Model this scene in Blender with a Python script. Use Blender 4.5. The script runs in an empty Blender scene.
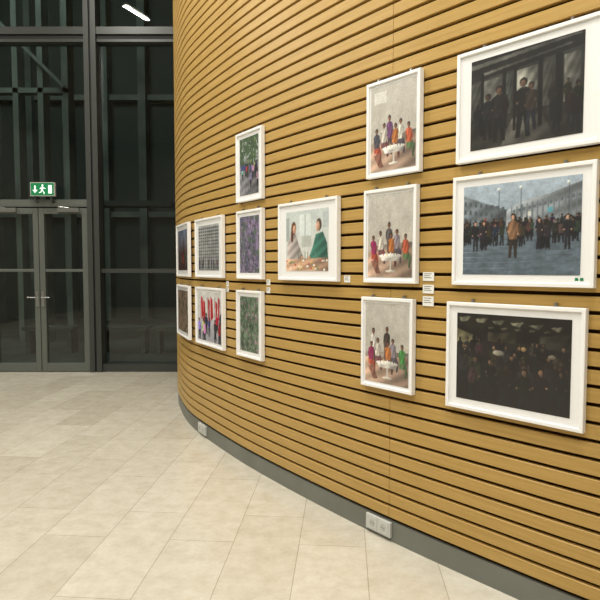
import bpy, math, random
import numpy as np
from mathutils import Vector, Matrix
random.seed(4); rng=np.random.default_rng(7)
sc=bpy.context.scene
sc.view_settings.view_transform='Standard'
sc.view_settings.look='None'

# ------------------------------------------------------------ helpers
def lin(c):
    return tuple(((v/255)/12.92 if v/255<=.04045 else (((v/255)+.055)/1.055)**2.4) for v in c)
def mat(name,rgb=(128,128,128),rough=.5,metal=0,spec=.5,emit=None,estr=1):
    m=bpy.data.materials.new(name); m.use_nodes=True
    b=m.node_tree.nodes['Principled BSDF']
    b.inputs['Base Color'].default_value=(*lin(rgb),1)
    b.inputs['Roughness'].default_value=rough; b.inputs['Metallic'].default_value=metal
    b.inputs['Specular IOR Level'].default_value=spec
    if emit: 
        b.inputs['Emission Color'].default_value=(*lin(emit),1); b.inputs['Emission Strength'].default_value=estr
    return m
def noisy(m,c1,c2,scale=4,detail=6,coord='Object',stretch=(1,1,1)):
    nt=m.node_tree; n=nt.nodes; b=n['Principled BSDF']
    tc=n.new('ShaderNodeTexCoord'); mp=n.new('ShaderNodeMapping'); mp.inputs['Scale'].default_value=stretch
    no=n.new('ShaderNodeTexNoise'); no.inputs['Scale'].default_value=scale; no.inputs['Detail'].default_value=detail
    r=n.new('ShaderNodeValToRGB'); r.color_ramp.elements[0].position=.3; r.color_ramp.elements[1].position=.7
    r.color_ramp.elements[0].color=(*lin(c1),1); r.color_ramp.elements[1].color=(*lin(c2),1)
    nt.links.new(tc.outputs[coord],mp.inputs[0]); nt.links.new(mp.outputs[0],no.inputs['Vector'])
    nt.links.new(no.outputs['Fac'],r.inputs[0]); nt.links.new(r.outputs[0],b.inputs['Base Color'])
    return m
def glassmat(name,f0=.06,tint=(1,1,1)):
    # thin pane: symmetric Schlick reflection over clear transmission
    m=bpy.data.materials.new(name); m.use_nodes=True; nt=m.node_tree; n=nt.nodes
    n.remove(n['Principled BSDF']); out=n['Material Output']
    t=n.new('ShaderNodeBsdfTransparent'); t.inputs[0].default_value=(*tint,1)
    g=n.new('ShaderNodeBsdfGlossy'); g.inputs['Roughness'].default_value=0.01
    mx=n.new('ShaderNodeMixShader'); lw=n.new('ShaderNodeLayerWeight'); lw.inputs['Blend'].default_value=.5
    pw=n.new('ShaderNodeMath'); pw.operation='POWER'; pw.inputs[1].default_value=5
    ml=n.new('ShaderNodeMath'); ml.operation='MULTIPLY_ADD'; ml.inputs[1].default_value=1-f0; ml.inputs[2].default_value=f0
    nt.links.new(lw.outputs['Facing'],pw.inputs[0]); nt.links.new(pw.outputs[0],ml.inputs[0]); nt.links.new(ml.outputs[0],mx.inputs[0])
    nt.links.new(t.outputs[0],mx.inputs[1]); nt.links.new(g.outputs[0],mx.inputs[2]); nt.links.new(mx.outputs[0],out.inputs[0])
    return m
class MB:
    def __init__(s): s.v=[];s.f=[];s.m=[];s.mats=[]
    def mi(s,m):
        if m not in s.mats: s.mats.append(m)
        return s.mats.index(m)
    def add(s,vs,fs,m):
        o=len(s.v); s.v+= [tuple(v) for v in vs]; s.f+=[tuple(o+i for i in f) for f in fs]; s.m+=[s.mi(m)]*len(fs)
        return o
    def box(s,lo,hi,m,R=None,bev=0):
        x0,y0,z0=lo;x1,y1,z1=hi
        vs=[(x0,y0,z0),(x1,y0,z0),(x1,y1,z0),(x0,y1,z0),(x0,y0,z1),(x1,y0,z1),(x1,y1,z1),(x0,y1,z1)]
        if R is not None: vs=[R@Vector(v) for v in vs]
        s.add(vs,[(3,2,1,0),(4,5,6,7),(0,1,5,4),(1,2,6,5),(2,3,7,6),(3,0,4,7)],m)
    def cyl(s,p,q,r,m,n=12):
        p=Vector(p);q=Vector(q);d=(q-p).normalized(); a=d.orthogonal().normalized(); b=d.cross(a)
        vs=[];
        for c in (p,q):
            for i in range(n):
                t=2*math.pi*i/n; vs.append(c+a*r*math.cos(t)+b*r*math.sin(t))
        fs=[(i,(i+1)%n,n+(i+1)%n,n+i) for i in range(n)]+[tuple(range(n))[::-1],tuple(range(n,2*n))]
        s.add(vs,fs,m)
    def beam(s,p,q,w,m):
        p=Vector(p);q=Vector(q);d=(q-p).normalized(); up=Vector((0,1,0)); a=d.cross(up).normalized()*w/2; b=up*w/2
        vs=[c+e for c in (p,q) for e in (a+b,a-b,-a-b,-a+b)]
        s.add(vs,[(0,1,2,3),(7,6,5,4),(0,4,5,1),(1,5,6,2),(2,6,7,3),(3,7,4,0)],m)
    def obj(s,name,parent=None,bevel=0):
        me=bpy.data.meshes.new(name); me.from_pydata(s.v,[],s.f); 
        for m in s.mats: me.materials.append(m)
        me.polygons.foreach_set('material_index',s.m); me.update()
        o=bpy.data.objects.new(name,me); sc.collection.objects.link(o)
        if parent: o.parent=parent
        if bevel:
            md=o.modifiers.new('bevel','BEVEL'); md.width=bevel; md.segments=2; md.limit_method='ANGLE'
        return o

# ------------------------------------------------------------ plan of the curved wall (metres, x right, y away)
CTRL=[(-1.19,8.5),(-1.28,8.225),(-1.41,7.7),(-1.465,7.1),(-1.405,6.46),(-1.285,6.0),(-1.080,5.42),(-.844,4.97),(-.584,4.54),(-.377,4.22),
      (0,3.70),(.494,3.08),(.977,2.545),(1.24,2.27),(1.62,1.90),(2.05,1.53),(2.6,1.12),(3.3,.70),(4.3,.22),(5.99,-.35),(7,-.6)]
pts=[]
for i in range(1,len(CTRL)-2):
    p0,p1,p2,p3=[Vector(c) for c in CTRL[i-1:i+3]]
    for k in range(24):
        t=k/24
        pts.append(.5*((2*p1)+(-p0+p2)*t+(2*p0-5*p1+4*p2-p3)*t*t+(-p0+3*p1-3*p2+p3)*t**3))
pts.append(Vector(CTRL[-2]))
P=np.array([(p.x,p.y) for p in pts])
for _ in range(30): P[1:-1]=.25*P[:-2]+.5*P[1:-1]+.25*P[2:]
S=np.concatenate([[0],np.cumsum(np.hypot(*(np.diff(P,axis=0).T)))]); L=S[-1]
def at(s):
    return np.array([np.interp(s,S,P[:,0]),np.interp(s,S,P[:,1])])
def tan(s):
    a=at(min(L,s+.06))-at(max(0,s-.06)); return a/np.hypot(*a)
def off(s,d):
    t=tan(s); n=np.array([t[1],-t[0]]); return at(s)+n*d
def s_of_x(x):
    i0=int(np.argmin(P[:200,0])); return float(np.interp(x,P[i0:,0],S[i0:]))

CEIL=6.2; GY=8.235
# ------------------------------------------------------------ wood
wood=bpy.data.materials.new('oak_slats'); wood.use_nodes=True
nt=wood.node_tree;n=nt.nodes;b=n['Principled BSDF']
uv=n.new('ShaderNodeUVMap'); uv.uv_map='UVMap'
mp=n.new('ShaderNodeMapping'); mp.inputs['Scale'].default_value=(1.2,34,1)
no=n.new('ShaderNodeTexNoise'); no.inputs['Scale'].default_value=2.2; no.inputs['Detail'].default_value=7
r=n.new('ShaderNodeValToRGB'); r.color_ramp.elements[0].position=.2; r.color_ramp.elements[1].position=.85
r.color_ramp.elements[0].color=(*lin((170,136,72)),1); r.color_ramp.elements[1].color=(*lin((194,160,94)),1)
nt.links.new(uv.outputs[0],mp.inputs[0]); nt.links.new(mp.outputs[0],no.inputs['Vector']); nt.links.new(no.outputs['Fac'],r.inputs[0]); nt.links.new(r.outputs[0],b.inputs['Base Color'])
b.inputs['Roughness'].default_value=.38; b.inputs['Specular IOR Level'].default_value=.4
darkgap=mat('slat_backing',(62,44,24),.9,spec=.1)

PITCH=.0745; SL=.0582; Z0=.135
seam=s_of_x(.488); seams=[0]+[s for s in (seam-4.0,seam,seam+3.0) if 0<s<L]+[L]
V=[];F=[];M=[];UV=[]
for j in range(int((CEIL-Z0)/PITCH)+1):
    z0=Z0+j*PITCH; z1=min(z0+SL,CEIL)
    for a,bb in zip(seams[:-1],seams[1:]):
        k=max(2,int((bb-a)/.08)); ss=np.linspace(a+.0015,bb-.0015,k); ro=random.random()*9; rv=random.random()*5
        base=len(V)
        for s in ss:
            f=off(s,0); g=off(s,-.024); e=off(s,-.002)
            for (q,z) in ((g,z0),(e,z0),(f,z0+.002),(f,z1-.002),(e,z1),(g,z1)): V.append((q[0],q[1],z))
        vv=[0,.022,.024,.078,.08,.1]
        for i in range(k-1):
            for c in range(5):
                a0=base+i*6+c
                F.append((a0,a0+6,a0+7,a0+1)); M.append(0)
                u0,u1=ss[i]+ro,ss[i+1]+ro; w0,w1=vv[c]+rv,vv[c+1]+rv
                UV+= [(u0,w0),(u1,w0),(u1,w1),(u0,w1)]
        for i in (0,k-1):
            a0=base+i*6; F.append(tuple(range(a0,a0+6))); M.append(0); UV+=[(0,0)]*6
base=len(V); ss=np.linspace(0,L,160)
for s in ss:
    g=off(s,-.0235); V.append((g[0],g[1],0)); V.append((g[0],g[1],CEIL))
for i in range(159):
    a0=base+i*2; F.append((a0,a0+2,a0+3,a0+1)); M.append(1); UV+=[(0,0)]*4
me=bpy.data.meshes.new('wall_right'); me.from_pydata(V,[],F); me.materials.append(wood); me.materials.append(darkgap)
me.polygons.foreach_set('material_index',M); l=me.uv_layers.new(name='UVMap'); l.data.foreach_set('uv',np.array(UV,dtype=np.float32).ravel()); me.update()
wall=bpy.data.objects.new('wall_right',me); sc.collection.objects.link(wall)

# baseboard
bbm=noisy(mat('baseboard_grey',rough=.45),(104,106,98),(118,120,112),3)
mb=MB(); ss=np.linspace(0,L,150); vs=[]
for s in ss:
    a=off(s,-.023);f=off(s,-.006)
    vs+=[(f[0],f[1],0),(f[0],f[1],.114),(a[0],a[1],.114)]
mb.add(vs,[(3*i+c,3*i+3+c,3*i+4+c,3*i+1+c) for i in range(149) for c in (0,1)],bbm)
mb.obj('baseboard_right')

# ------------------------------------------------------------ floor
fm=bpy.data.materials.new('stone_tiles'); fm.use_nodes=True; nt=fm.node_tree;n=nt.nodes;b=n['Principled BSDF']
tc=n.new('ShaderNodeTexCoord'); mp=n.new('ShaderNodeMapping'); mp.inputs['Rotation'].default_value=(0,0,math.radians(-85.4))
mp.inputs['Location'].default_value=(.23,.11,0)
br=n.new('ShaderNodeTexBrick'); br.inputs['Scale'].default_value=1; br.inputs['Brick Width'].default_value=.9; br.inputs['Row Height'].default_value=.36
br.inputs['Mortar Size'].default_value=.0024; br.inputs['Mortar Smooth'].default_value=.3; br.offset=.37
br.inputs['Color1'].default_value=(*lin((212,207,194)),1); br.inputs['Color2'].default_value=(*lin((197,191,176)),1); br.inputs['Mortar'].default_value=(*lin((168,161,144)),1)
no=n.new('ShaderNodeTexNoise'); no.inputs['Scale'].default_value=8; no.inputs['Detail'].default_value=12; no.inputs['Roughness'].default_value=.78
r=n.new('ShaderNodeValToRGB'); r.color_ramp.elements[0].position=.36; r.color_ramp.elements[1].position=.62
r.color_ramp.elements[0].color=(.82,.79,.74,1); r.color_ramp.elements[1].color=(1,1,1,1)
mx=n.new('ShaderNodeMix'); mx.data_type='RGBA'; mx.blend_type='MULTIPLY'; mx.inputs['Factor'].default_value=1
nt.links.new(tc.outputs['Object'],mp.inputs[0]); nt.links.new(mp.outputs[0],br.inputs['Vector']); nt.links.new(tc.outputs['Object'],no.inputs['Vector'])
nt.links.new(no.outputs['Fac'],r.inputs[0]); nt.links.new(br.outputs['Color'],mx.inputs[6]); nt.links.new(r.outputs[0],mx.inputs[7]); nt.links.new(mx.outputs[2],b.inputs['Base Color'])
b.inputs['Roughness'].default_value=.2; b.inputs['Specular IOR Level'].default_value=.6
mb=MB(); mb.box((-8,-5,-.1),(6,GY+.1,0),fm); mb.obj('floor')
plaster=noisy(mat('plaster_grey',rough=.8),(120,118,108),(132,130,120),1.5)
ceilm=noisy(mat('ceiling_paint',rough=.85),(120,116,104),(134,130,118),1.5)
mb=MB(); mb.box((-8,-5,CEIL),(6,GY+.1,CEIL+.1),ceilm); mb.obj('ceiling')
mb=MB(); mb.box((-8.1,-5,0),(-8,GY+.1,CEIL),plaster); mb.obj('wall_left')
mb=MB(); mb.box((-8.1,-5.1,0),(6.1,-5,CEIL),plaster); mb.obj('wall_back')
mb=MB(); mb.box((6,-5,0),(6.1,-.36,CEIL),plaster); mb.obj('wall_side')

# ------------------------------------------------------------ glazed facade
steel=mat('anthracite_steel',(62,65,63),.4,metal=.2)
steel2=mat('door_frame_steel',(100,105,100),.36,metal=.25)
rub=mat('gasket_black',(12,12,12),.7)
alu=mat('brushed_aluminium',(170,172,170),.3,metal=.9)
fg=glassmat('facade_glass',.085,(.72,.80,.76))
y0,y1=GY-.16,GY+.06
trim_i=0
for xa in (-3.02,-4.60,-6.2,-7.9):
    mb=MB(); xb=xa+.17; w=.17
    mb.box((xa,y0,0),(xa+w*.42,y1,CEIL),steel); mb.box((xb-w*.42,y0,0),(xb,y1,CEIL),steel); mb.box((xa+w*.4,y0+.03,0),(xb-w*.4,y1,CEIL),rub)
    trim_i+=1; mb.obj('trim_%d'%trim_i)
mb=MB(); mb.box((-1.49,GY-.06,0),(-1.28,y1,CEIL),steel); mb.obj('trim_5')
win=0
def window(xa,xb,door=False):
    global win
    win+=1; mb=MB()
    mb.box((xa,y0+.02,4.76),(xb,y1,4.86),steel); mb.box((xa,y0+.05,4.665),(xb,y1,4.70),steel); mb.box((xa,y0+.05,4.70),(xb,y1-.02,4.76),rub)
    if not door:
        mb.box((xa,y0+.06,1.43),(xb,y1,1.49),steel); mb.box((xa,y0+.04,0),(xb,y1,.11),steel)
        panes=((.11,1.43),(1.49,4.665),(4.86,CEIL))
    else:
        mb.box((xa,y0+.02,2.37),(xb,y1,2.47),steel2); panes=((2.47,4.665),(4.86,CEIL))
    for za,zb in panes: mb.add([(xa,GY,za),(xb,GY,za),(xb,GY,zb),(xa,GY,zb)],[(0,1,2,3)],fg)
    mb.obj('window_%d'%win)
window(-2.85,-1.49); window(-4.43,-3.02,True); window(-6.03,-4.6); window(-7.73,-6.2)
def leaf(name,xa,xb,handle):
    e=bpy.data.objects.new(name,None); sc.collection.objects.link(e)
    m=MB(); ya,yb=GY-.13,GY-.06; w=.075
    m.box((xa,ya,.01),(xa+w,yb,2.35),steel2); m.box((xb-w,ya,.01),(xb,yb,2.35),steel2)
    m.box((xa+w,ya,2.27),(xb-w,yb,2.35),steel2); m.box((xa+w,ya,.01),(xb-w,yb,.13),steel2); m.box((xa+w,ya+.01,1.445),(xb-w,yb-.01,1.485),steel2)
    m.obj('leaf_frame',e,.003)
    g=MB(); yy=GY-.095; g.add([(xa+w,yy,.13),(xb-w,yy,.13),(xb-w,yy,2.27),(xa+w,yy,2.27)],[(0,1,2,3)],fg); g.obj('leaf_glass',e)
    h=MB(); hx=(xb-.035) if handle=='r' else (xa+.035)
    h.box((hx-.02,ya-.008,.95),(hx+.02,ya,1.17),alu)
    h.cyl((hx,ya-.005,1.08),(hx,ya-.06,1.08),.009,alu); d=-.12 if handle=='r' else .12
    h.cyl((hx,ya-.058,1.08),(hx+d,ya-.058,1.08),.009,alu); h.obj('lever_handle',e)
    c=MB(); cx=(xa+.1) if handle=='r' else (xb-.4)
    c.box((cx,ya-.05,2.29),(cx+.3,ya,2.35),alu)
    c.cyl((cx+.15,ya-.03,2.35),(cx+.02,ya-.06,2.365),.008,alu); c.obj('door_closer',e)
leaf('door_1',-4.42,-3.73,'r'); leaf('door_2',-3.72,-3.03,'l')
# exit sign
gr=mat('exit_green',(10,110,66),.4,emit=(16,120,74),estr=.35); wh=mat('exit_white',(240,250,240),.4,emit=(220,255,230),estr=.6); sb=mat('sign_housing',(180,180,175),.5)
mb=MB(); sx,sz=-3.60,2.60; yy=GY-.25
mb.box((sx-.17,yy,sz-.095),(sx+.17,yy+.05,sz+.095),sb); mb.box((sx-.16,yy-.003,sz-.085),(sx+.16,yy,sz+.085),gr)
for bx in (-.11,.11): mb.box((sx+bx-.01,yy+.02,sz-.16),(sx+bx+.01,yy+.04,sz-.09),steel); mb.box((sx+bx-.01,yy+.02,sz-.175),(sx+bx+.01,y0+.02,sz-.16),steel)
def flat(poly): 
    mb.add([(sx+x,yy-.006,sz+z) for x,z in poly],[tuple(range(len(poly)))],wh)
flat([(.085,-.06),(.135,-.06),(.135,.055),(.085,.055)])
flat([(-.11,.05),(-.09,.05),(-.09,-.01),(-.065,-.01),(-.1,-.055),(-.135,-.01),(-.11,-.01)])
flat([(.005+.014*math.cos(a*math.pi/5),.052+.014*math.sin(a*math.pi/5)) for a in range(10)])
flat([(-.015,-.01),(.012,-.015),(.02,.032),(-.002,.036)]); flat([(-.002,.034),(.05,.012),(.046,.002),(.0,.02)]); flat([(.0,.034),(-.035,.01),(-.03,.0),(.005,.02)])
flat([(-.012,-.01),(.01,-.015),(.035,-.045),(.03,-.07),(.018,-.07),(.02,-.045)]); flat([(-.015,-.01),(0,-.015),(-.01,-.045),(-.045,-.055),(-.048,-.045),(-.022,-.036)])
mb.obj('exit_sign')

# ------------------------------------------------------------ night exterior
conc=noisy(mat('exterior_concrete',rough=.9),(74,80,76),(112,118,112),1.2)
dk=mat('exterior_dark',(52,58,55),.8); pave=noisy(mat('exterior_paving',rough=.6),(44,50,47),(66,72,68),2)
mb=MB(); mb.box((-14,GY+.12,-.12),(6,20,-.02),pave); mb.obj('exterior_ground')
mb=MB(); mb.box((-14,17,-.02),(6,17.3,12),dk)  # made-up ribbed facade, stands in for the lobby's reflection in the glass
for i in range(16):
    x=-13.5+i*1.1; mb.box((x,16.6,-.02),(x+.22,17,12),conc)
for z in (3.0,6.4,9.5): mb.box((-14,16.75,z),(6,17,z+.16),conc)
mb.obj('reflection_facade')
mb=MB()  # added columns, slabs and brace imitating the gallery mirrored in the glazing
for x in (-8.2,-6.75,-5.75,-5.25,-4.75): mb.box((x,11.5,-.02),(x+.11,11.8,8.5),conc)
mb.box((-9,11.4,2.75),(-2.6,11.9,2.85),dk); mb.box((-9,11.5,5.0),(-4.64,11.7,5.1),conc)
mb.beam((-6.0,11.45,6.4),(-4.7,11.45,5.1),.06,conc)
mb.obj('reflection_columns')
mb=MB(); 
for x in (-4.9,-3.6,-2.6):
    mb.box((x,9.9,.4),(x+.9,10.3,.46),dk); mb.box((x+.05,9.95,-.02),(x+.12,10.25,.4),dk); mb.box((x+.78,9.95,-.02),(x+.85,10.25,.4),dk)
mb.obj('exterior_bench')

# ------------------------------------------------------------ prints
def C(w,h,top,bot=None):
    bot=bot or top; a=np.linspace(0,1,h)[:,None,None]
    return (np.array(top)*(1-a)+np.array(bot)*a)*np.ones((h,w,1))
def grid(A):
    h,w=A.shape[:2]; return np.meshgrid(np.linspace(0,1,w),np.linspace(0,1,h))
def ell(A,cx,cy,rx,ry,c):
    X,Y=grid(A); m=((X-cx)/rx)**2+((Y-cy)/ry)**2<=1
    A[m]=np.array(c)*(1.0-.22*((X[m]-cx)/rx)-.15*((Y[m]-cy)/ry))[:,None]
def rect(A,x0,y0,x1,y1,c):
    X,Y=grid(A); A[(X>=x0)&(X<=x1)&(Y>=y0)&(Y<=y1)]=c
def poly(A,ps,c):
    X,Y=grid(A); m=np.zeros(X.shape,bool)
    for i in range(len(ps)):
        x1,y1=ps[i];x2,y2=ps[i-1]
        if y1==y2: continue
        m^=((y1>Y)!=(y2>Y))&(X<(x2-x1)*(Y-y1)/(y2-y1)+x1)
    if m.any():
        xs=X[m]; ys=Y[m]; u=(xs-xs.min())/max(1e-6,xs.max()-xs.min()); k=rng.random()*9
        A[m]=np.array(c)*(1.15-.45*u+.13*np.sin(u*11+ys*38+k))[:,None]
def fnoise(h,w,k):
    o=np.zeros((h,w)); amp=1
    for q in (k,k*2,k*4):
        g=rng.random((q+2,q+2)); yy=np.linspace(0,q,h);xx=np.linspace(0,q,w)
        yi=yy.astype(int);xi=xx.astype(int);fy=(yy-yi)[:,None];fx=(xx-xi)[None]
        o+=amp*((g[yi][:,xi]*(1-fx)+g[yi][:,xi+1]*fx)*(1-fy)+(g[yi+1][:,xi]*(1-fx)+g[yi+1][:,xi+1]*fx)*fy); amp*=.6
    return (o-o.min())/(o.max()-o.min())
def mul(A,k,lo,hi): A*= (lo+(hi-lo)*fnoise(A.shape[0],A.shape[1],k))[...,None]
def soft(A,n=1):
    A=A*(1+.05*rng.standard_normal(A.shape[:2]))[...,None]
    for _ in range(n):
        B_=np.pad(A,((1,1),(1,1),(0,0)),'edge'); A=(4*A+B_[:-2,1:-1]+B_[2:,1:-1]+B_[1:-1,:-2]+B_[1:-1,2:])/8
    return A
SK=(206,160,132); DSK=(128,84,62)
def person(A,cx,top,h,shirt,legs=(30,30,40),hair=(30,22,18),skin=SK,asp=1.,sit=False,lean=0):
    w=h*.13*asp; j=lambda a:a*(rng.random()-.5)
    lx=lean*w
    if not sit:
        sp=.15+.3*rng.random()
        poly(A,[(cx-w*.7,top+h*.5),(cx+w*.7,top+h*.5),(cx+w*(.5+sp),top+h),(cx+w*sp,top+h),(cx,top+h*.6),(cx-w*sp,top+h),(cx-w*(.5+sp),top+h)],legs)
    else:
        poly(A,[(cx-w*.9,top+h*.5),(cx+w*.9,top+h*.5),(cx+w*1.7,top+h*.68),(cx+w*1.6,top+h),(cx+w*1.0,top+h),(cx+w*.9,top+h*.75),(cx-w*.9,top+h*.72)],legs)
    poly(A,[(cx+lx-w*.3,top+h*.15),(cx+lx+w*.3,top+h*.15),(cx+lx+w,top+h*.21),(cx+w*1.1+j(w*.3),top+h*.4),(cx+w*.75,top+h*.57),(cx-w*.75,top+h*.57),(cx-w*1.1+j(w*.3),top+h*.4),(cx+lx-w,top+h*.21)],shirt)
    for sgn in (-1,1):
        hx,hy=cx+sgn*w*(.6+.5*rng.random()),top+h*(.36+.12*rng.random())
        poly(A,[(cx+lx+sgn*w*.75,top+h*.22),(cx+lx+sgn*w*1.1,top+h*.25),(hx+sgn*w*.2,hy),(hx-sgn*w*.15,hy)],tuple(.8*v for v in shirt))
        ell(A,hx,hy,w*.18,h*.025,skin)
    rect(A,cx+lx-w*.15,top+h*.12,cx+lx+w*.15,top+h*.17,tuple(.8*v for v in skin))
    ell(A,cx+lx,top+h*.065,w*.5,h*.075,hair); ell(A,cx+lx-w*.06,top+h*.088,w*.34,h*.056,skin)
def crowd(A,y0,y1,n,pal,s0,s1,asp,skin=(140,108,90)):
    for t in np.sort(rng.random(n)):
        cy=y0+(y1-y0)*t; h=s0+(s1-s0)*t; k=.4+.7*rng.random()
        sk=tuple(v*k for v in skin) if rng.random()<.6 else (30,24,20)
        c=pal[rng.integers(len(pal))]; c=tuple(v*(.6+.6*rng.random()) for v in c)
        person(A,rng.random(),cy,h*(.85+.3*rng.random()),c,legs=(20,22,28),hair=(25,20,18),skin=sk,asp=asp*(.8+.5*rng.random()),lean=.6*(rng.random()-.5))
def im_hall():
    A=C(200,140,(60,62,58),(32,29,26)); 
    poly(A,[(0,.0),(1,.0),(1,.14),(0,.24)],(26,25,24)); poly(A,[(.0,.05),(.9,.0),(1,.02),(0,.10)],(104,104,98)); poly(A,[(.1,.16),(.9,.08),(.9,.1),(.1,.19)],(84,84,78))
    for x0,x1,c in ((0,.1,(84,86,80)),(.13,.3,(116,118,110)),(.34,.4,(66,68,64)),(.44,.62,(150,150,140)),(.66,.74,(78,78,72)),(.84,.97,(120,120,112))):
        poly(A,[(x0,.26-.08*x0),(x1,.26-.08*x1),(x1,.66),(x0,.66)],c)
    poly(A,[(0,.7),(1,.68),(1,1),(0,1)],(52,50,46)); poly(A,[(.4,.72),(.66,.72),(.78,1),(.3,1)],(84,82,76))
    for x0,w in ((.10,.03),(.31,.03),(.41,.025),(.63,.035),(.77,.06)): rect(A,x0,.16,x0+w,.85,(14,13,13))
    mul(A,5,.5,1.25)
    person(A,.28,.34,.60,(30,28,28),(16,15,16),asp=.95,skin=(90,66,52)); person(A,.17,.4,.5,(26,26,30),(16,15,16),asp=.9,skin=(70,52,42)); person(A,.5,.32,.62,(22,21,22),(14,14,15),asp=.9,skin=(96,74,60)); person(A,.57,.38,.5,(50,42,36),asp=.8,skin=(80,60,48))
    crowd(A,.42,.56,10,[(20,18,18),(40,34,30),(26,26,32)],.3,.42,.75,(90,70,56)); mul(A,12,.75,1.2); return soft(A)
def im_square():
    A=C(200,140,(176,192,206),(126,142,156))
    poly(A,[(0,.1),(.2,.2),(.42,.3),(.42,.5),(0,.5)],(112,122,130)); poly(A,[(.4,.3),(.55,.2),(.75,.16),(1,.06),(1,.5),(.4,.5)],(152,160,166))
    for i in range(13): rect(A,.44+i*.043,.27-i*.01,.452+i*.043,.46,(106,116,124)); 
    for i in range(13): rect(A,.455+i*.043,.30-i*.01,.475+i*.043,.33-i*.01,(94,104,112))
    for k in range(3):
        for i in range(8): rect(A,.01+i*.05,.17+k*.09+i*.012,.03+i*.05,.22+k*.09+i*.010,(76,86,94))
    for x in (.33,.52,.9): rect(A,x,.05,x+.006,.5,(66,74,82)); ell(A,x,.06,.015,.015,(220,224,220))
    a=A[66:]; a[:]=np.array((94,108,120))*(.8+.4*fnoise(74,200,16))[...,None]
    for i in range(9):
        y=.55+.45*(i/9)**1.4; poly(A,[(0,y),(1,y-.02),(1,y-.015),(0,y+.008)],(114,128,140))
    crowd(A,.36,.45,80,[(30,32,38),(50,52,60),(74,62,54),(38,44,58)],.16,.26,.7)
    person(A,.46,.34,.48,(140,104,76),(48,40,36),asp=.7); person(A,.12,.4,.34,(26,28,34),asp=.7); person(A,.9,.38,.36,(30,32,38),asp=.7); person(A,.2,.4,.33,(36,38,46),asp=.7); person(A,.68,.4,.33,(40,38,44),asp=.7)
    rect(A,.74,.30,.78,.35,(90,160,176)); rect(A,.2,.36,.22,.40,(140,70,70)); rect(A,.58,.33,.61,.37,(210,212,205))
    mul(A,20,.9,1.08); return soft(A)
def im_crowdnight():
    A=C(200,140,(38,34,28),(18,15,15)); 
    for i in range(6): poly(A,[(.02+i*.16,.05+.01*i),(.14+i*.16,.03+.01*i),(.1+i*.16,.09+.01*i),(.04+i*.16,.1)],(136,134,114))
    for i in range(5): poly(A,[(.3+i*.12,.14),(.36+i*.12,.13),(.35+i*.12,.155),(.31+i*.12,.16)],(110,104,84))
    poly(A,[(.0,.18),(.2,.26),(.2,.44),(.0,.42)],(128,122,92)); poly(A,[(.3,.2),(.55,.18),(.55,.3),(.3,.3)],(66,60,48)); poly(A,[(.75,.2),(1,.15),(1,.34),(.75,.32)],(60,58,50)); mul(A,8,.5,1.3)
    crowd(A,.24,.58,60,[(26,24,28),(60,50,42),(18,17,20),(66,58,48)],.28,.5,.75,(140,108,84))
    ell(A,.4,.42,.05,.03,(160,156,140)); ell(A,.85,.4,.03,.02,(138,130,112)); ell(A,.62,.35,.02,.025,(170,140,94)); mul(A,9,.6,1.15); return soft(A)
def im_group(v):
    # people seated round a white café table against a pale wall
    A=C(120,170,(200,196,187),(186,180,168)); 
    for i in range(3): rect(A,.2+i*.3,0,.206+i*.3,.6,(186,182,172))
    poly(A,[(0,.68),(1,.62),(1,1),(0,1)],(184,156,136)); poly(A,[(0,.62),(1,.58),(1,.63),(0,.69)],(160,150,140))
    if v==0:
        rect(A,.08,.06,.36,.2,(224,222,214)); pp=[(.44,.36,(116,72,120))]
    elif v==1: pp=[(.50,.34,(96,90,92))]
    else: pp=[(.2,.32,(228,224,216)),(.5,.29,(72,62,58))]
    for x,t,c in pp: person(A,x,t,.46,c,(84,66,70),skin=DSK,asp=1.1,lean=.5*(rng.random()-.5))
    for x,t,c,lg in ((.30,.44,(222,216,204),(120,80,80)),(.66,.43,(150,140,150) if v else (226,222,212),(90,80,90)),(.55,.47,(196,120,60),(120,70,60)),
                     (.14,.49,(160,44,96) if v else (74,76,90),(176,80,60)),(.86,.49,(196,96,64) if v<2 else (78,150,78),(90,120,80))):
        person(A,x,t,.40,c,lg,skin=DSK,asp=1.25,sit=True,lean=.5*(rng.random()-.5))
    poly(A,[(.28,.74),(.76,.74),(.72,.80),(.33,.80)],(214,208,200)); ell(A,.52,.74,.25,.028,(240,236,228)); rect(A,.51,.79,.54,.92,(205,200,192)); ell(A,.525,.925,.11,.015,(215,210,200))
    for i,x in enumerate((.36,.44,.52,.6,.66)): rect(A,x,.695,x+.018,.735,[(190,70,60),(220,200,100),(240,240,236),(100,130,84),(60,60,70)][i])
    poly(A,[(.06,.8),(.2,.78),(.3,.95),(.2,.96)],(150,100,84)); mul(A,10,.92,1.07); return soft(A)
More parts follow.
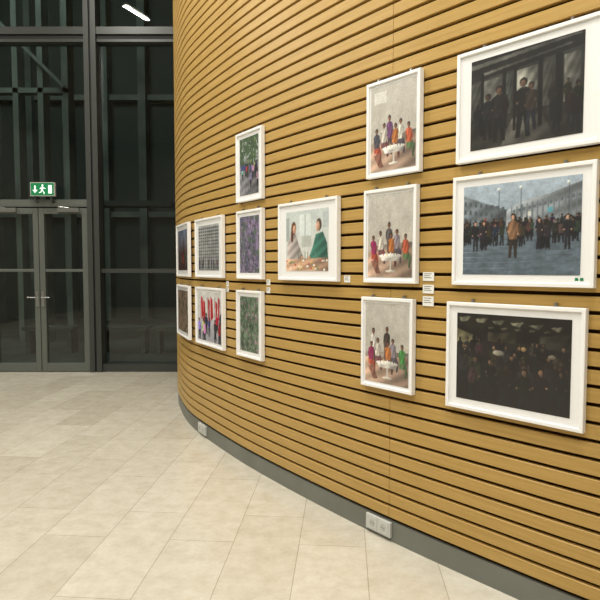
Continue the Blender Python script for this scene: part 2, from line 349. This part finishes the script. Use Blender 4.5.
def im_table():
    A=C(130,108,(206,216,214),(220,218,212)); rect(A,.34,.06,.6,.42,(226,234,232)); rect(A,.46,.06,.475,.42,(160,170,170)); rect(A,.0,.1,.08,.5,(170,178,176)); rect(A,.88,.05,1,.3,(186,196,196)); rect(A,.38,.42,.62,.6,(190,196,190))
    poly(A,[(.15,.38),(.24,.38),(.31,.55),(.42,.76),(.34,.82),(.03,.82),(.04,.5)],(186,176,172)); ell(A,.19,.28,.06,.11,(96,60,44)); ell(A,.15,.4,.032,.12,(96,60,44)); ell(A,.208,.3,.038,.075,SK); ell(A,.4,.77,.03,.02,SK)
    poly(A,[(.72,.4),(.88,.37),(.97,.55),(1,.85),(.66,.85),(.56,.78),(.66,.58)],(64,124,108)); ell(A,.79,.25,.06,.10,(80,64,52)); ell(A,.768,.28,.042,.08,SK); ell(A,.57,.77,.03,.02,SK)
    poly(A,[(0,.8),(1,.78),(1,1),(0,1)],(210,170,142)); 
    for i in range(30): ell(A,rng.random(),.82+.16*rng.random(),.026,.016,[(230,226,216),(186,90,66),(220,184,100),(130,150,100),(250,248,240)][i%5])
    for x in (.46,.52,.3,.7): rect(A,x,.68,x+.02,.8,(120,130,110))
    mul(A,8,.94,1.05); return soft(A)
def im_street():
    A=C(84,112,(206,214,212),(96,98,104)); m=fnoise(112,84,12); X,Y=grid(A); k=(m+ (1-Y)*.3>.55)&(Y<.55); A[k]=(66,88,60); A[(m>.7)&(Y<.5)]=(116,136,92); A[(m<.2)&(Y<.5)]=(60,64,52)
    rect(A,0,.5,1,.56,(140,130,128)); poly(A,[(0,.56),(1,.56),(1,1),(0,1)],(130,130,136)); crowd(A,.42,.6,14,[(160,60,60),(60,80,140),(200,200,196),(40,40,44)],.22,.36,1.3); rect(A,.05,.46,.3,.56,(60,70,120)); mul(A,18,.75,1.2); return soft(A)
def im_plants(c1,c2,c3):
    A=C(84,112,c1); m=fnoise(112,84,10); k=fnoise(112,84,16); A[m>.5]=c2; A[k>.66]=c3; A[k<.25]=(40,38,44); mul(A,22,.6,1.35); return soft(A)
def im_facade():
    A=C(100,84,(176,178,176),(140,142,142))
    for i in range(13): rect(A,0,.06+i*.072,1,.085+i*.072,(90,94,100))
    for i in range(9): rect(A,.1+i*.1,0,.115+i*.1,1,(190,190,186))
    crowd(A,.7,.8,10,[(90,60,60),(60,60,80)],.2,.25,.8); mul(A,10,.8,1.15); return A
def im_red():
    A=C(100,84,(225,225,220),(170,170,180))
    for i in range(9):
        x=.04+i*.105; y=.06+.15*rng.random(); poly(A,[(x,y),(x+.08,y+.05),(x+.1*rng.random()+.04,y+.4),(x+.01,y+.5)],(196,30,44) if i%3 else (230,228,222)); 
    crowd(A,.4,.6,12,[(226,224,218),(180,34,54),(60,70,120)],.35,.5,.9,SK); mul(A,9,.9,1.1); return soft(A)
def im_dusk():
    A=C(100,84,(124,142,164),(90,44,40)); mul(A,5,.7,1.2); crowd(A,.35,.6,20,[(140,50,44),(60,50,54),(110,86,72)],.3,.45,.9); return soft(A)
def im_leaf():
    A=C(100,84,(116,104,86)); m=fnoise(84,100,18); A[m>.55]=(160,132,112); A[m<.35]=(76,82,62); mul(A,30,.65,1.3); return soft(A)

printm=bpy.data.materials.new('photo_print'); printm.use_nodes=True
nt=printm.node_tree; ca=nt.nodes.new('ShaderNodeVertexColor'); ca.layer_name='ink'
nt.links.new(ca.outputs[0],nt.nodes['Principled BSDF'].inputs['Base Color']); nt.nodes['Principled BSDF'].inputs['Roughness'].default_value=.6
white=mat('frame_white_lacquer',(244,244,243),.35); board=mat('mat_board_white',(246,246,246),.8); pg=glassmat('picture_glass',.04)
sockm=mat('socket_plastic',(196,197,192),.4)
def s2l(A):
    A=np.clip(A,0,255)/255; return np.where(A<=.04045,A/12.92,((A+.055)/1.055)**2.4)
def picture(cx,z0,z1,w,img,border,dots=False):
    h=z1-z0; m=MB()
    prof=[(0,0),(0,-.028),(.002,-.030),(.015,-.030),(.017,-.028),(.017,-.018)]
    vs=[]
    for i,y in prof:
        for sx_,sz_ in ((-1,-1),(1,-1),(1,1),(-1,1)): vs.append((sx_*(w/2-i),y,sz_*(h/2-i)))
    fs=[(4*a+c,4*a+(c+1)%4,4*a+4+(c+1)%4,4*a+4+c) for a in range(5) for c in range(4)]
    m.add(vs,fs,white)
    iw,ih=w/2-.016,h/2-.016
    m.add([(-w/2,-.001,-h/2),(w/2,-.001,-h/2),(w/2,-.001,h/2),(-w/2,-.001,h/2)],[(3,2,1,0)],white)
    m.add([(-iw,-.020,-ih),(iw,-.020,-ih),(iw,-.020,ih),(-iw,-.020,ih)],[(0,1,2,3)],board)
    m.add([(-iw,-.026,-ih),(iw,-.026,-ih),(iw,-.026,ih),(-iw,-.026,ih)],[(0,1,2,3)],pg)
    for hx in (-.3,.3):
        m.box((hx*w-.006,-.014,h/2-.002),(hx*w+.006,-.006,h/2+.016),alu); m.box((hx*w-.006,-.012,h/2+.01),(hx*w+.006,.001,h/2+.016),alu)
    if dots:
        for dx in (.0,.02): m.box((w/2-.075+dx,-.0215,-h/2+.028),(w/2-.062+dx,-.0205,-h/2+.04),gr)
    bl,bb_=border; pw,ph=w/2-bl,h/2-bb_
    H,W=img.shape[:2]
    X,Z=np.meshgrid(np.linspace(-pw,pw,W),np.linspace(ph,-ph,H))
    o=len(m.v); m.v+=list(zip(X.ravel().tolist(),[-.0215]*(H*W),Z.ravel().tolist()))
    idx=np.arange(H*W).reshape(H,W)+o
    q=np.stack([idx[1:,:-1],idx[1:,1:],idx[:-1,1:],idx[:-1,:-1]],-1).reshape(-1,4)
    k=m.mi(printm); m.f+=[tuple(t) for t in q.tolist()]; m.m+=[k]*len(q)
    ob=m.obj('framed_photograph'); at_=ob.data.color_attributes.new('ink','FLOAT_COLOR','POINT')
    col=np.ones((len(m.v),4),dtype=np.float32); col[o:o+H*W,:3]=s2l(img).reshape(-1,3)
    at_.data.foreach_set('color',col.ravel())
    s=s_of_x(cx); t=tan(s); p=off(s,.004)
    ob.location=(p[0],p[1],(z0+z1)/2); ob.rotation_euler=(0,0,math.atan2(t[1],t[0]))
    return ob
B=(.055,.05)
picture(.975,1.988,2.49,.64,im_hall(),(.072,.05))
picture(.967,1.42,1.925,.64,im_square(),B,True)
picture(.950,.83,1.338,.64,im_crowdnight(),B)
picture(.503,1.985,2.49,.36,im_group(0),(.028,.03)); picture(.493,1.42,1.922,.36,im_group(1),(.028,.03)); picture(.483,.845,1.34,.36,im_group(2),(.028,.03))
picture(.060,1.42,1.92,.595,im_table(),(.085,.06))
picture(-.347,1.985,2.485,.37,im_street(),(.05,.045)); picture(-.347,1.42,1.92,.37,im_plants((100,98,120),(140,124,156),(92,112,86)),(.045,.045)); picture(-.352,.84,1.335,.37,im_plants((80,104,80),(108,130,106),(160,130,146)),(.05,.045))
picture(-.745,1.42,1.92,.60,im_facade(),(.075,.06)); picture(-.745,.84,1.335,.61,im_red(),(.05,.04))
picture(-1.10,1.42,1.92,.60,im_dusk(),(.07,.06)); picture(-1.105,.84,1.335,.62,im_leaf(),(.05,.05))

paper=mat('label_card',(236,236,230),.7); ink=mat('label_ink',(90,90,90),.8)
def label(cx,z,w,h):
    m=MB(); m.box((-w/2,-.003,-h/2),(w/2,0,h/2),paper)
    for i in range(3): m.box((-w*.38,-.0035,h*(.28-i*.22)),(w*(.3-.15*(i%2)),-.003,h*(.28-i*.22)+.003),ink)
    o=m.obj('wall_label'); s=s_of_x(cx);t=tan(s);p=off(s,.0015); o.location=(p[0],p[1],z); o.rotation_euler=(0,0,math.atan2(t[1],t[0]))
for a in ((.648,1.457,.066,.044),(.648,1.394,.066,.044),(.648,1.333,.066,.05),(.277,1.436,.05,.04),(-.218,1.40,.045,.04),(-.218,1.345,.045,.04),(-.570,1.375,.04,.04),(-.570,1.33,.04,.035)): label(*a)

# sockets
def sock(cx,n_):
    m=MB(); w=.08*n_+.02; m.box((-w/2,-.016,-.042),(w/2,0,.042),sockm)
    for i in range(n_):
        x=-w/2+.05+i*.08; m.box((x-.035,-.0185,-.035),(x+.035,-.016,.035),sockm); m.cyl((x,-.0188,0),(x,-.016,0),.021,sb,20)
        for d in (-.008,.008): m.cyl((x+d,-.0195,0),(x+d,-.018,0),.003,rub,8)
    o=m.obj('power_socket',bevel=.0015); s=s_of_x(cx);t=tan(s);p=off(s,-.005); o.location=(p[0],p[1],.066); o.rotation_euler=(0,0,math.atan2(t[1],t[0]))
sock(.442,2); sock(-.87,2)

# ------------------------------------------------------------ lights
warm=(1,.965,.88)
tube=mat('lamp_diffuser',(255,250,235),.5,emit=(255,246,222),estr=6)
def lamp(x,y,z,L_,rot,power):
    m=MB(); R=Matrix.Translation((x,y,z))@Matrix.Rotation(rot,4,'Z')
    m.box((-L_/2,-.06,0),(L_/2,.06,.08),alu,R); m.box((-L_/2+.02,-.045,-.008),(L_/2-.02,.045,0),tube,R)
    m.obj('ceiling_lamp')
    l=bpy.data.lights.new('lamp_light','AREA'); l.shape='RECTANGLE'; l.size=L_*.95; l.size_y=.08; l.energy=power; l.color=warm
    o=bpy.data.objects.new('lamp_light',l); sc.collection.objects.link(o); o.location=(x,y,z-.03); o.rotation_euler=(0,0,rot)
for x,y,pw,a,ll in ((-2.95,6.0,100,-66,.65),(-7.4,6.2,120,35,1),(-1.6,3.2,140,35,1),(-7.5,3.4,130,35,1),(0.2,.6,115,35,1),(-2.6,.6,130,35,1),(1.2,-2.2,115,35,1),(-2.4,-2.4,130,35,1)):
    lamp(x,y,CEIL-.08,ll,math.radians(a),pw)
l=bpy.data.lights.new('exterior_fill','AREA'); l.size=3; l.energy=230; l.color=(.84,1,.94)  # added fill light without a fixture, lifts the structures behind the glass
o=bpy.data.objects.new('exterior_fill',l); sc.collection.objects.link(o); o.location=(-6,9.8,9.5); o.rotation_euler=(math.radians(38),0,0)
w=bpy.data.worlds.new('night'); sc.world=w; w.use_nodes=True; w.node_tree.nodes['Background'].inputs[0].default_value=(.01,.012,.013,1)

cam=bpy.data.cameras.new('camera'); cam.sensor_width=36; cam.lens=33.6
co=bpy.data.objects.new('camera',cam); sc.collection.objects.link(co); co.location=(0,.086,1.5); co.rotation_euler=(math.radians(90-3.27),0,0); sc.camera=co
